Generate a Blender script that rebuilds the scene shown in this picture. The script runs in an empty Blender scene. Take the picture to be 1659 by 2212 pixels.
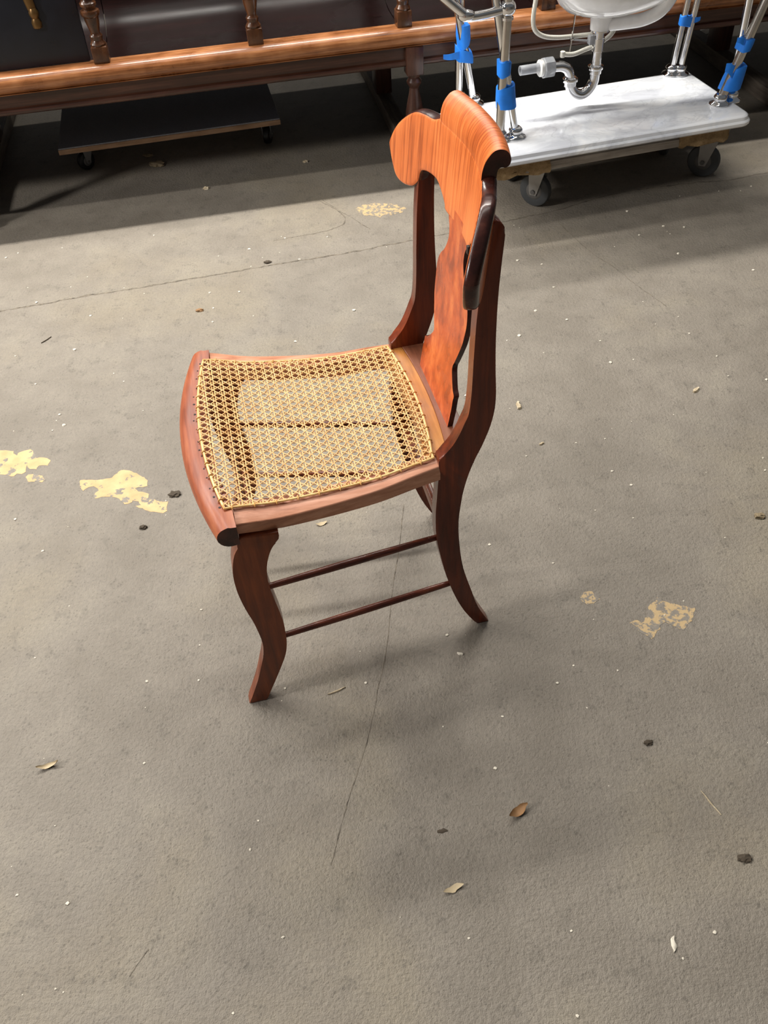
import bpy, bmesh, math, random
from mathutils import Vector, Matrix, noise

rnd = random.Random(7)
scn = bpy.context.scene
COL = scn.collection

# ---------------------------------------------------------------- camera
F_PX, CAM_H = 1873.7, 1.3171
cam_d = bpy.data.cameras.new('camera')
cam = bpy.data.objects.new('camera', cam_d); COL.objects.link(cam)
cam_d.sensor_fit = 'VERTICAL'; cam_d.sensor_height = 24.0
cam_d.lens = 24.0 * F_PX / 2212.0
cam_d.clip_start = 0.02; cam_d.clip_end = 100
_r = Vector((0.99744922, -0.05120984, -0.04972528))
_u = Vector((0.07137963, 0.71559933, 0.69485434))
_f = Vector((0.0, 0.69663129, -0.71742933))
cam.matrix_world = Matrix(((_r.x, _u.x, -_f.x, 0), (_r.y, _u.y, -_f.y, 0), (_r.z, _u.z, -_f.z, CAM_H), (0, 0, 0, 1)))
scn.camera = cam

# ---------------------------------------------------------------- world and lights
wd = bpy.data.worlds.new('hall_light'); scn.world = wd; wd.use_nodes = True
wd.node_tree.nodes['Background'].inputs[0].default_value = (0.92, 0.96, 1.0, 1)
wd.node_tree.nodes['Background'].inputs[1].default_value = 0.12

def area(name, loc, target, sx, sy, power, color, roll=None):
    l = bpy.data.lights.new(name, 'AREA'); l.shape = 'RECTANGLE'; l.size = sx; l.size_y = sy
    l.energy = power; l.color = color
    o = bpy.data.objects.new(name, l); COL.objects.link(o)
    z = (Vector(loc) - Vector(target)).normalized()
    x = Vector((math.cos(math.radians(8.2)), math.sin(math.radians(8.2)), 0)) if roll is None else Vector(roll)
    x = (x - z * x.dot(z)).normalized(); y = z.cross(x)
    o.matrix_world = Matrix(((x.x, y.x, z.x, loc[0]), (x.y, y.y, z.y, loc[1]), (x.z, y.z, z.z, loc[2]), (0, 0, 0, 1)))
    return o
BA = math.radians(8.2)
def bw(u, d, z):   # bench-aligned hall coordinates to world
    return (u * math.cos(BA) - d * math.sin(BA), u * math.sin(BA) + d * math.cos(BA), z)
# two ceiling rows of tubes parallel to the bench, and daylight from a loading door at the left
WARM = (1.0, 0.965, 0.90)
area('bench_row_tubes', bw(-0.2, 3.39, 2.9), bw(-0.2, 2.9, 0), 3.6, 0.10, 190, WARM)
area('bench_row_tubes_left', bw(-3.6, 3.39, 2.9), bw(-3.6, 2.9, 0), 2.4, 0.10, 175, WARM)
area('aisle_row_tubes', bw(-0.4, 1.98, 3.4), bw(-0.4, 1.9, 0), 3.6, 0.12, 34, WARM)
area('aisle_row_tubes_left', bw(-3.6, 1.98, 3.4), bw(-3.6, 1.9, 0), 2.4, 0.12, 36, WARM)
area('rear_fill_row', bw(0.3, 5.9, 4.2), bw(0.3, 3.6, 0), 4.0, 0.12, 45, WARM)  # unseen row, added to brighten the floor behind the bench
area('door_daylight', (-4.5, -0.25, 3.1), (0.0, 1.2, 0.3), 0.6, 0.6, 170, (1.0, 0.97, 0.93), roll=(0.4, -0.9, 0))

vs = scn.view_settings
vs.view_transform = 'Standard'; vs.look = 'None'; vs.gamma = 1.0; vs.use_curve_mapping = False
vs.exposure = 0.0
scn.cycles.max_bounces = 6; scn.cycles.diffuse_bounces = 3; scn.cycles.glossy_bounces = 4; scn.cycles.transmission_bounces = 6

# ---------------------------------------------------------------- materials
def srgb(r, g, b):
    f = lambda c: (c / 12.92) if c <= 0.04045 else ((c + 0.055) / 1.055) ** 2.4
    return (f(r / 255), f(g / 255), f(b / 255), 1)
class NT:
    def __init__(s, name):
        s.m = bpy.data.materials.new(name); s.m.use_nodes = True
        s.t = s.m.node_tree; s.b = s.t.nodes['Principled BSDF']
    def n(s, typ, ins=None, **kw):
        nd = s.t.nodes.new(typ)
        for k, v in kw.items(): setattr(nd, k, v)
        for k, v in (ins or {}).items():
            if isinstance(v, bpy.types.NodeSocket): s.t.links.new(v, nd.inputs[k])
            else: nd.inputs[k].default_value = v
        return nd
    def set(s, **kw):
        for k, v in kw.items():
            k = k.replace('_', ' ')
            if isinstance(v, bpy.types.NodeSocket): s.t.links.new(v, s.b.inputs[k])
            else: s.b.inputs[k].default_value = v
    def coord(s, scale=(1, 1, 1), rot=(0, 0, 0), loc=(0, 0, 0)):
        tc = s.n('ShaderNodeTexCoord')
        return s.n('ShaderNodeMapping', {'Vector': tc.outputs['Object'], 'Scale': scale, 'Rotation': rot, 'Location': loc}).outputs[0]
    def ramp(s, fac, stops, interp='LINEAR'):
        nd = s.n('ShaderNodeValToRGB', {'Fac': fac}); cr = nd.color_ramp; cr.interpolation = interp
        while len(cr.elements) < len(stops): cr.elements.new(0.5)
        for e, (p, c) in zip(cr.elements, stops): e.position = p; e.color = c if len(c) == 4 else (*c, 1)
        return nd.outputs[0]
    def noise(s, vec, scale, detail=4, rough=0.55, dist=0.0):
        return s.n('ShaderNodeTexNoise', {'Vector': vec, 'Scale': scale, 'Detail': detail, 'Roughness': rough, 'Distortion': dist}).outputs['Fac']
    def mix(s, fac, a, b, mode='MIX'):
        nd = s.n('ShaderNodeMix', data_type='RGBA', blend_type=mode)
        for i, v in ((0, fac), (6, a), (7, b)):
            if isinstance(v, bpy.types.NodeSocket): s.t.links.new(v, nd.inputs[i])
            else: nd.inputs[i].default_value = v
        return nd.outputs[2]
    def math(s, op, a, b=0.0):
        nd = s.n('ShaderNodeMath', operation=op)
        for i, v in ((0, a), (1, b)):
            if isinstance(v, bpy.types.NodeSocket): s.t.links.new(v, nd.inputs[i])
            else: nd.inputs[i].default_value = v
        return nd.outputs[0]
    def bump(s, h, strength, dist=0.001):
        s.set(Normal=s.n('ShaderNodeBump', {'Height': h, 'Strength': strength, 'Distance': dist}).outputs[0])
        return s

def wood(name, c0, c1, c2, grain=(60, 60, 4), rough=0.32, blotch=7.0, coat=0.12, bump=0.06, fine=1.0, spec=0.35, con=0.16):
    w = NT(name)
    v = w.coord(scale=grain); vo = w.coord()
    g = w.noise(v, 1.0, 6, 0.6, 0.35)
    b = w.noise(vo, blotch, 3, 0.5)
    k = w.math('ADD', w.math('MULTIPLY', g, 0.62), w.math('MULTIPLY', b, 0.38))
    col = w.ramp(k, [(0.5 - con, c0), (0.5, c1), (0.5 + con, c2)])
    fibre = w.noise(w.coord(scale=tuple(q * 4 for q in grain)), 1.0, 3, 0.6)
    col = w.mix(w.math('MULTIPLY', w.math('GREATER_THAN', fibre, 0.6), 0.22 * fine), col, c0)
    w.set(Base_Color=col, Roughness=w.ramp(b, [(0.3, (rough * 0.8,) * 3), (0.7, (rough * 1.3,) * 3)]),
          Coat_Weight=coat, Coat_Roughness=0.18, Specular_IOR_Level=spec)
    w.bump(fibre, bump, 0.002)
    return w.m

M = {}
# crest: vertical straight grain orange veneer
M['veneer'] = wood('crest_veneer', srgb(168, 82, 38), srgb(218, 116, 58), srgb(232, 136, 74), (30, 240, 6), 0.34, 9, con=0.11)
M['roll_wood'] = wood('lit_crest_roll', srgb(168, 88, 44), srgb(210, 122, 68), srgb(224, 144, 90), (60, 14, 60), 0.36, 9)  # paler veneer copy with light on the roll in its colour; unassigned
M['flame'] = wood('figured_splat_wood', srgb(142, 58, 22), srgb(188, 84, 36), srgb(212, 114, 58), (50, 40, 22), 0.30, 20, con=0.12)
M['red_wood'] = wood('red_stained_wood', srgb(82, 36, 14), srgb(116, 53, 21), srgb(142, 70, 30), (90, 90, 7), 0.33, 9)
M['post_wood'] = wood('dark_red_post_wood', srgb(62, 25, 12), srgb(96, 38, 17), srgb(126, 54, 24), (90, 90, 6), 0.26, 8)
M['rail_side'] = wood('brown_rail_with_sheen', srgb(156, 100, 74), srgb(198, 138, 108), srgb(220, 164, 136), (8, 120, 120), 0.40, 10, 0.2)  # base colour lifted: sheen on the rail tops is put into it
M['rail_front'] = wood('red_front_rail_wood', srgb(112, 52, 30), srgb(150, 76, 44), srgb(172, 100, 62), (110, 8, 110), 0.46, 11, 0.06)
M['rail_back'] = wood('brown_back_rail', srgb(96, 54, 38), srgb(128, 76, 54), srgb(150, 96, 70), (110, 8, 110), 0.4, 12)
M['tan_wood'] = wood('bare_tan_wood', srgb(150, 92, 40), srgb(184, 120, 56), srgb(204, 144, 80), (120, 9, 90), 0.45, 12, 0.05)
M['dark_wood'] = wood('dark_end_wood', srgb(42, 20, 16), srgb(60, 28, 22), srgb(82, 42, 32), (60, 60, 60), 0.26, 30)
M['rung_wood'] = wood('dark_rung_wood', srgb(58, 28, 20), srgb(92, 44, 30), srgb(128, 66, 44), (14, 150, 150), 0.25, 12)
# cane
w = NT('golden_cane'); v = w.coord()
n1 = w.noise(v, 35, 3); n2 = w.noise(v, 420, 2)
w.set(Base_Color=w.mix(w.math('MULTIPLY', n2, 0.45), w.ramp(n1, [(0.3, srgb(216, 162, 88)), (0.7, srgb(244, 204, 136))]), srgb(180, 124, 60)),
      Roughness=0.34, Specular_IOR_Level=0.6)
M['cane'] = w.m
# bench woods
M['bench'] = wood('bench_brown_wood', srgb(42, 24, 17), srgb(66, 39, 28), srgb(86, 54, 40), (5, 110, 110), 0.34, 5, 0.2)
M['bench_nose'] = wood('worn_bench_edge', srgb(92, 52, 26), srgb(146, 92, 54), srgb(184, 128, 84), (6, 150, 150), 0.30, 13, 0.3)
M['bench_seat'] = wood('dark_seat_ply', srgb(13, 5, 4), srgb(20, 8, 7), srgb(30, 12, 10), (5, 90, 60), 0.30, 3, 0.0, fine=0.6, spec=0.12)
M['bench_turn'] = wood('baluster_wood', srgb(44, 24, 13), srgb(76, 45, 25), srgb(100, 63, 37), (60, 60, 12), 0.26, 20, 0.3)
M['bench_leg'] = wood('bench_leg_wood', srgb(44, 26, 20), srgb(66, 40, 32), srgb(88, 58, 46), (70, 70, 8), 0.3, 8, 0.2)
M['runner'] = wood('grey_runner_wood', srgb(74, 66, 58), srgb(104, 94, 84), srgb(126, 116, 104), (60, 6, 60), 0.7, 8, 0)  # even grey tone over each whole runner
# others
def plain(name, c, rough=0.5, metal=0.0, **kw):
    w = NT(name); v = w.coord(); n = w.noise(v, 24, 4)
    cc = tuple(c[:3])
    w.set(Base_Color=w.ramp(n, [(0.3, tuple(q * 0.86 for q in cc)), (0.7, tuple(min(1, q * 1.12) for q in cc))]), Roughness=rough, Metallic=metal, **kw)
    return w.m
M['chrome'] = plain('polished_chrome', (0.78, 0.78, 0.79), 0.07, 1.0)
M['nickel'] = plain('brushed_nickel_pipe', (0.62, 0.59, 0.55), 0.22, 1.0)
M['steel'] = plain('caster_steel', (0.42, 0.43, 0.44), 0.35, 0.9)
M['rusty'] = plain('worn_caster_fork', srgb(150, 147, 143), 0.42, 0.5)
M['rubber'] = plain('grey_rubber_tyre', srgb(62, 64, 66), 0.6)
M['black_rubber'] = plain('black_rubber_tyre', srgb(22, 22, 24), 0.45)
M['hub'] = plain('caster_hub', srgb(92, 90, 88), 0.5)
M['porcelain'] = plain('white_porcelain', (1.0, 1.0, 1.0), 0.1, Coat_Weight=0.5, Coat_Roughness=0.04)
M['tape'] = plain('blue_painters_tape', srgb(24, 124, 228), 0.62)
M['white_plastic'] = plain('white_plastic', (0.82, 0.82, 0.8), 0.3)
M['brass'] = plain('dull_brass', srgb(112, 84, 48), 0.35, 0.7)
w = NT('clear_grey_plastic'); v = w.coord()
w.set(Base_Color=w.ramp(w.noise(v, 30, 3), [(0.3, srgb(196, 200, 206)), (0.7, srgb(224, 226, 230))]), Roughness=0.12, Transmission_Weight=0.55, IOR=1.3)
M['clear'] = w.m
w = NT('braided_hose'); v = w.coord()
br = w.n('ShaderNodeTexWave', {'Vector': v, 'Scale': 160.0, 'Distortion': 2.0}).outputs['Fac']
w.set(Base_Color=w.ramp(br, [(0.2, srgb(176, 172, 160)), (0.8, srgb(232, 230, 220))]), Roughness=0.35, Specular_IOR_Level=0.7); w.bump(br, 0.3, 0.001)
M['hose'] = w.m
w = NT('white_marble'); v = w.coord(scale=(1, 1.6, 1))
a = w.noise(v, 5.0, 8, 0.6, 1.2); b = w.noise(v, 6.0, 6, 0.55, 1.5)
col = w.ramp(a, [(0.36, srgb(214, 217, 225)), (0.5, srgb(240, 243, 248)), (0.62, srgb(250, 251, 253))])
col = w.mix(w.math('MULTIPLY', w.ramp(b, [(0.47, (0, 0, 0)), (0.5, (1, 1, 1)), (0.53, (0, 0, 0))]), 0.22), col, srgb(140, 144, 152))
w.set(Base_Color=col, Roughness=0.16, Coat_Weight=0.4, Coat_Roughness=0.06); M['marble'] = w.m
w = NT('dirty_brown_carpet'); v = w.coord()
n1 = w.noise(v, 60, 5, 0.7); n2 = w.noise(v, 320, 3, 0.7)
w.set(Base_Color=w.mix(n2, w.ramp(n1, [(0.3, srgb(116, 94, 66)), (0.7, srgb(206, 178, 136))]), srgb(160, 132, 96)), Roughness=1.0, Specular_IOR_Level=0.1)
w.bump(n2, 0.9, 0.006); M['carpet'] = w.m
M['plank'] = wood('weathered_plank', srgb(122, 115, 107), srgb(156, 148, 139), srgb(184, 176, 167), (7, 120, 120), 0.75, 9, 0)
M['ply'] = wood('plywood_edge', srgb(150, 116, 88), srgb(186, 150, 120), srgb(204, 172, 144), (10, 60, 200), 0.6, 12, 0)
w = NT('black_carpet_top'); v = w.coord(scale=(40, 300, 40)); n1 = w.noise(v, 3, 4, 0.7); n2 = w.noise(w.coord(), 5, 4)
w.set(Base_Color=w.mix(w.math('MULTIPLY', n2, 0.6), w.ramp(n1, [(0.3, srgb(120, 123, 130)), (0.7, srgb(180, 184, 194))]), srgb(140, 144, 152)), Roughness=0.75); w.bump(n1, 0.4, 0.002)
M['black_top'] = w.m
w = NT('dark_blue_lacquer'); n1 = w.noise(w.coord(), 6, 4)
w.set(Base_Color=w.ramp(n1, [(0.3, srgb(14, 15, 21)), (0.7, srgb(24, 27, 38))]), Roughness=w.ramp(n1, [(0.3, (0.22,) * 3), (0.7, (0.4,) * 3)])); M['blue_panel'] = w.m

# floor: grey-brown worn concrete
def concrete(w):
    v = w.coord()
    def n2(scale, detail, rough=0.6, dist=0.0):
        return w.n('ShaderNodeTexNoise', {'Vector': v, 'Scale': scale, 'Detail': detail, 'Roughness': rough, 'Distortion': dist}, noise_dimensions='2D').outputs['Fac']
    big = n2(1.6, 5, 0.62); mid = n2(7.0, 4, 0.66); fine = n2(130.0, 3, 0.75); spots = n2(26.0, 2)
    col = w.ramp(w.math('ADD', w.math('MULTIPLY', big, 0.5), w.math('MULTIPLY', mid, 0.5)),
                 [(0.36, srgb(121, 113, 102)), (0.5, srgb(131, 123, 112)), (0.64, srgb(141, 133, 120))])
    col = w.mix(w.ramp(big, [(0.50, (0, 0, 0)), (0.68, (0.28, 0.28, 0.28))]), col, srgb(130, 116, 90))
    col = w.mix(w.math('MULTIPLY', w.math('SUBTRACT', fine, 0.3), 0.85), col, srgb(104, 98, 90))
    vo = w.n('ShaderNodeTexVoronoi', {'Vector': v, 'Scale': 130.0}, feature='F1', voronoi_dimensions='2D')
    pit = w.math('LESS_THAN', vo.outputs['Distance'], w.math('MULTIPLY', w.math('SUBTRACT', spots, 0.3), 0.75))
    gate = w.math('GREATER_THAN', w.n('ShaderNodeSeparateColor', {'Color': vo.outputs['Color']}).outputs[0], 0.58)
    pit = w.math('MULTIPLY', pit, gate)
    col = w.mix(w.math('MULTIPLY', pit, 0.32), col, srgb(76, 70, 64))
    col = w.mix(w.ramp(spots, [(0.60, (0, 0, 0)), (0.74, (0.28, 0.28, 0.28))]), col, srgb(98, 92, 83))
    return col, w.math('SUBTRACT', w.math('MULTIPLY', fine, 1.6), pit)
w = NT('worn_concrete'); col, h = concrete(w)
w.set(Base_Color=col, Roughness=0.62, Specular_IOR_Level=0.4); w.bump(h, 0.55, 0.0022); M['floor'] = w.m
w = NT('worn_yellow_paint'); col, h = concrete(w); v = w.coord()
wear = w.ramp(w.noise(v, 34, 5, 0.62), [(0.41, (1, 1, 1)), (0.43, (0, 0, 0))])
yel = w.ramp(w.noise(v, 30, 3), [(0.3, srgb(182, 150, 104)), (0.7, srgb(204, 172, 124))])
w.set(Base_Color=w.mix(wear, yel, col), Roughness=0.6); w.bump(h, 0.3, 0.0012); M['paint'] = w.m
w = NT('faint_yellow_paint'); col, h = concrete(w); v = w.coord()
wear = w.ramp(w.noise(v, 70, 4, 0.65), [(0.47, (1, 1, 1)), (0.53, (0.25, 0.25, 0.25))])
w.set(Base_Color=w.mix(wear, srgb(196, 166, 116), col), Roughness=0.6); w.bump(h, 0.3, 0.0012); M['paint_faint'] = w.m
w = NT('crack_shadowed_grit'); v = w.coord()
w.set(Base_Color=w.ramp(w.noise(v, 60, 4, 0.7), [(0.35, srgb(70, 64, 56)), (0.65, srgb(128, 118, 104))]), Roughness=0.9); M['crack'] = w.m
M['chip_pale'] = wood('pale_wood_chip', srgb(150, 132, 104), srgb(190, 174, 146), srgb(214, 202, 178), (200, 60, 60), 0.7, 60, 0)
M['leaf_brown'] = plain('dry_brown_leaf', srgb(140, 104, 66), 0.7)
M['leaf_pale'] = plain('pale_dry_leaf', srgb(182, 164, 132), 0.7)
M['dirt'] = plain('dark_dirt', srgb(72, 62, 50), 0.9)
M['speck'] = plain('white_speck', srgb(214, 206, 190), 0.8)
M['scrap'] = plain('beige_scrap', srgb(140, 124, 98), 0.85)
M['wall'] = plain('hall_wall', srgb(150, 145, 138), 0.8)
M['tack'] = plain('dark_tack_hole', srgb(40, 30, 28), 0.7)

# ---------------------------------------------------------------- mesh helpers
def finish(name, bm, mat, parent=None, ang=38, loc=None, rot=None, mats=None):
    bmesh.ops.recalc_face_normals(bm, faces=bm.faces)
    me = bpy.data.meshes.new(name); bm.to_mesh(me); bm.free()
    for p in me.polygons: p.use_smooth = True
    me.set_sharp_from_angle(angle=math.radians(ang))
    for m in (mats or [mat]): me.materials.append(M[m] if isinstance(m, str) else m)
    o = bpy.data.objects.new(name, me); COL.objects.link(o)
    if parent: o.parent = parent
    if loc: o.location = loc
    if rot: o.rotation_euler = rot
    return o
def empty(name, loc, rz=0.0):
    o = bpy.data.objects.new(name, None); COL.objects.link(o)
    o.location = loc; o.rotation_euler = (0, 0, rz); o.empty_display_size = 0.05
    return o
def tag(o, label, cat, group=None, kind=None):
    o['label'] = label; o['category'] = cat
    if group: o['group'] = group
    if kind: o['kind'] = kind
    return o
def struct(o, label=None):
    o['kind'] = 'structure'
    if label: o['label'] = label
    return o
def box(bm, c, s, bev=0.0, seg=2, mi=0, rz=0.0):
    ret = bmesh.ops.create_cube(bm, size=1.0)
    vs_ = ret['verts']
    bmesh.ops.scale(bm, verts=vs_, vec=s)
    if rz: bmesh.ops.rotate(bm, verts=vs_, cent=(0, 0, 0), matrix=Matrix.Rotation(rz, 3, 'Z'))
    bmesh.ops.translate(bm, verts=vs_, vec=c)
    es = list({e for v_ in vs_ for e in v_.link_edges}); fs = {f for v_ in vs_ for f in v_.link_faces}
    for f in fs: f.material_index = mi
    if bev: bmesh.ops.bevel(bm, geom=es, offset=bev, segments=seg, affect='EDGES', profile=0.5)
def loft(bm, rings, cap=True, closed=True, mi=0):
    R = [[bm.verts.new(p) for p in r] for r in rings]
    n = len(R[0])
    for a, b in zip(R[:-1], R[1:]):
        for i in range(n if closed else n - 1):
            j = (i + 1) % n
            f = bm.faces.new((a[i], a[j], b[j], b[i])); f.material_index = mi
    if cap:
        for r in (R[0], R[-1]):
            f = bm.faces.new(r); f.material_index = mi
    return R
def lathe(bm, prof, seg=20, o=(0, 0, 0), mi=0):
    rings = [[(o[0] + r * math.cos(2 * math.pi * i / seg), o[1] + r * math.sin(2 * math.pi * i / seg), o[2] + z) for i in range(seg)] for r, z in prof]
    return loft(bm, rings, mi=mi)
def tube(bm, pts, rad, seg=12, cap=True, mi=0, squash=None):
    pts = [Vector(p) for p in pts]; n = len(pts); rings = []; prev = None
    for i, p in enumerate(pts):
        t = (pts[min(i + 1, n - 1)] - pts[max(i - 1, 0)]).normalized()
        if prev is None:
            a = Vector((0, 0, 1)) if abs(t.z) < 0.9 else Vector((1, 0, 0))
            x = (a - t * a.dot(t)).normalized()
        else: x = (prev - t * prev.dot(t)).normalized()
        prev = x; y = t.cross(x)
        r = rad[i] if isinstance(rad, (list, tuple)) else rad
        s = squash or (1, 1)
        rings.append([tuple(p + x * (math.cos(2 * math.pi * k / seg) * r * s[0]) + y * (math.sin(2 * math.pi * k / seg) * r * s[1])) for k in range(seg)])
    return loft(bm, rings, cap=cap, mi=mi)
def catmull(pts, n=6, closed=False):
    out = []; N = len(pts)
    rng = range(N) if closed else range(N - 1)
    for i in rng:
        g = lambda k: pts[k % N] if closed else pts[max(0, min(N - 1, k))]
        p0, p1, p2, p3 = (Vector(g(i + k)) for k in (-1, 0, 1, 2))
        for j in range(n):
            t = j / n
            out.append(tuple(0.5 * ((2 * p1) + (p2 - p0) * t + (2 * p0 - 5 * p1 + 4 * p2 - p3) * t * t + (3 * p1 - p0 - 3 * p2 + p3) * t ** 3)))
    if not closed: out.append(tuple(pts[-1]))
    return out
def prism(bm, outline, fn0, fn1, bev=0.003, seg=2, mi=0):
    """outline of (a, b); fn0 / fn1 map (a, b) to the two cap positions"""
    A = [bm.verts.new(fn0(*p)) for p in outline]; B = [bm.verts.new(fn1(*p)) for p in outline]
    n = len(outline)
    fa = bm.faces.new(A); fb = bm.faces.new(B[::-1])
    sides = [bm.faces.new((A[j], A[i], B[i], B[j])) for i, j in ((i, (i + 1) % n) for i in range(n))]
    for f in [fa, fb] + sides: f.material_index = mi
    if bev:
        es = list(fa.edges) + list(fb.edges)
        bmesh.ops.bevel(bm, geom=es, offset=bev, segments=seg, affect='EDGES', profile=0.5, clamp_overlap=True)
def interp(x, xs, ys):
    if x <= xs[0]: return ys[0]
    for a, b, c, d in zip(xs[:-1], xs[1:], ys[:-1], ys[1:]):
        if x <= b: return c + (d - c) * (x - a) / (b - a)
    return ys[-1]
def cr_interp(x, xs, ys):   # smooth interpolation
    if x <= xs[0]: return ys[0]
    if x >= xs[-1]: return ys[-1]
    for i in range(len(xs) - 1):
        if x <= xs[i + 1]:
            h = xs[i + 1] - xs[i]; t = (x - xs[i]) / h
            m0 = (ys[i + 1] - ys[max(0, i - 1)]) / (xs[i + 1] - xs[max(0, i - 1)])
            k = min(len(xs) - 1, i + 2); m1 = (ys[k] - ys[i]) / (xs[k] - xs[i])
            return (2*t**3-3*t*t+1)*ys[i] + (t**3-2*t*t+t)*h*m0 + (-2*t**3+3*t*t)*ys[i+1] + (t**3-t*t)*h*m1

# ---------------------------------------------------------------- floor
bm = bmesh.new()
vsq = [bm.verts.new(p) for p in ((-9, -4, 0), (9, -4, 0), (9, 12, 0), (-9, 12, 0), (-9, -4, -0.1), (9, -4, -0.1), (9, 12, -0.1), (-9, 12, -0.1))]
for q in ((0, 1, 2, 3), (7, 6, 5, 4), (0, 4, 5, 1), (1, 5, 6, 2), (2, 6, 7, 3), (3, 7, 4, 0)): bm.faces.new([vsq[i] for i in q])
floor = struct(finish('floor', bm, 'floor'), 'worn grey brown concrete workshop floor')

def wall(name, c, sz, label):
    bm = bmesh.new(); box(bm, c, sz); struct(finish(name, bm, 'wall'), label)
wall('wall_back', (0, 12.1, 1.5), (18.4, .2, 3.2), 'plain dark grey brick-dust wall of the hall'); wall('wall_front', (0, -4.1, 1.5), (18.4, .2, 3.2), 'plain dark grey wall behind the viewer')
wall('wall_left', (-9.1, 4, 1.5), (.2, 16, 3.2), 'plain dark grey side wall of the hall'); wall('wall_right', (9.1, 4, 1.5), (.2, 16, 3.2), 'plain dark grey right wall of the hall')

def flat_patch(name, pts, mat, parent, h=0.0004, jag=0.004, sub=4):
    out = []; n = len(pts)
    for i in range(n):
        a, b = Vector(pts[i]), Vector(pts[(i + 1) % n])
        k = max(1, int((b - a).length / 0.006))
        for j in range(k):
            p = a.lerp(b, j / k); q = noise.noise_vector(Vector((p.x * 90, p.y * 90, 3.1))) * jag
            out.append((p.x + q.x, p.y + q.y))
    bm = bmesh.new()
    prism(bm, out, lambda a, b: (a, b, h), lambda a, b: (a, b, -0.0005), bev=0)
    bmesh.ops.triangulate(bm, faces=bm.faces)
    return finish(name, bm, mat, parent)
PA = [(-1.00,1.590),(-0.93,1.575),(-0.890,1.570),(-0.876,1.568),(-0.858,1.563),(-0.845,1.547),(-0.843,1.555),(-0.817,1.565),(-0.799,1.546),(-0.795,1.535),(-0.768,1.531),(-0.761,1.521),(-0.761,1.503),(-0.783,1.506),(-0.787,1.494),(-0.801,1.494),(-0.813,1.509),(-0.810,1.487),(-0.816,1.480),(-0.829,1.486),(-0.833,1.474),(-0.859,1.483),(-0.868,1.487),(-0.93,1.50),(-1.0,1.49)]
PA2 = [(-0.806,1.469),(-0.801,1.478),(-0.787,1.480),(-0.769,1.469),(-0.758,1.457),(-0.763,1.450),(-0.795,1.453)]
PB = [(-0.678,1.446),(-0.670,1.448),(-0.643,1.442),(-0.607,1.447),(-0.597,1.461),(-0.588,1.470),(-0.569,1.468),(-0.546,1.453),(-0.523,1.430),(-0.522,1.412),(-0.539,1.409),(-0.547,1.407),(-0.539,1.397),(-0.529,1.396),(-0.513,1.386),(-0.512,1.370),(-0.498,1.368),(-0.479,1.358),(-0.468,1.357),(-0.467,1.327),(-0.475,1.323),(-0.503,1.330),(-0.529,1.343),(-0.539,1.350),(-0.527,1.354),(-0.533,1.366),(-0.547,1.370),(-0.547,1.362),(-0.562,1.360),(-0.577,1.376),(-0.597,1.384),(-0.613,1.387),(-0.632,1.386),(-0.637,1.400),(-0.627,1.410),(-0.644,1.424),(-0.659,1.416),(-0.664,1.412),(-0.672,1.421)]
PC = [(0.489,0.993),(0.504,1.000),(0.519,0.991),(0.542,0.980),(0.567,0.973),(0.566,0.964),(0.548,0.939),(0.533,0.923),(0.517,0.937),(0.498,0.944),(0.489,0.927),(0.468,0.912),(0.457,0.921),(0.441,0.949),(0.449,0.953),(0.460,0.947),(0.479,0.970)]
PD = [(-0.026,2.639),(0.012,2.671),(0.087,2.660),(0.141,2.626),(0.127,2.597),(0.053,2.578),(0.002,2.595)]
PE = [(0.36,1.02),(0.385,1.03),(0.395,1.005),(0.37,0.995)]
for pts, m_, j in ((PA, 'paint', .004), (PA2, 'paint', .003), (PB, 'paint', .004), (PC, 'paint_faint', .006), (PD, 'paint_faint', .012), (PE, 'paint_faint', .006)):
    flat_patch('paint_patch', pts, m_, floor, jag=j)

def crack(pts, wmm, mat='crack', h=0.0003, amp=0.004):
    P = catmull([(x, y, 0) for x, y in pts], 14)
    L = []; Rr = []
    for i, p in enumerate(P):
        a = Vector(P[max(0, i - 1)]); b = Vector(P[min(len(P) - 1, i + 1)]); t = (b - a).normalized(); nn = Vector((-t.y, t.x, 0))
        q = Vector(p) + nn * (noise.noise(Vector((p[0] * 40, p[1] * 40, 1.7))) * amp + noise.noise(Vector((p[0] * 150, p[1] * 150, 5.7))) * amp * 0.5)
        wd_ = 0.0005 * wmm * max(0.12, 0.75 + 1.1 * noise.noise(Vector((p[0] * 55, p[1] * 55, 9.2))))
        L.append((q.x + nn.x * wd_, q.y + nn.y * wd_)); Rr.append((q.x - nn.x * wd_, q.y - nn.y * wd_))
    bm = bmesh.new(); rings = [[(l[0], l[1], h), (r[0], r[1], h), (r[0], r[1], -0.0005), (l[0], l[1], -0.0005)] for l, r in zip(L, Rr)]
    loft(bm, rings)
    return finish('floor_crack', bm, mat, floor)
crack([(-1.9,2.02),(-1.5,2.09),(-1.047,2.181),(-0.921,2.205),(-0.793,2.233),(-0.662,2.253),(-0.531,2.280),(-0.397,2.304),(-0.261,2.332),(-0.124,2.353),(0.016,2.383),(0.058,2.396),(0.25,2.44),(0.428,2.486)], 7)
crack([(0.428,2.486),(0.496,2.506),(0.602,2.535),(0.763,2.604),(0.919,2.638),(1.073,2.653),(1.194,2.657),(1.322,2.687),(1.7,2.75),(2.2,2.83)], 6)
crack([(0.043,1.297),(0.026,1.179),(0.005,1.060),(-0.013,0.931),(-0.031,0.853),(-0.049,0.771),(-0.072,0.695),(-0.088,0.648),(-0.104,0.596),(-0.119,0.539)], 1.9, amp=0.0012)
crack([(0.587,2.492),(0.650,2.285),(0.704,2.173),(0.744,2.070),(0.791,1.967)], 2.2, amp=0.002)
crack([(-0.138,2.711),(-0.078,2.638),(-0.058,2.558),(-0.123,2.508),(-0.281,2.473)], 3.5)
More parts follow.
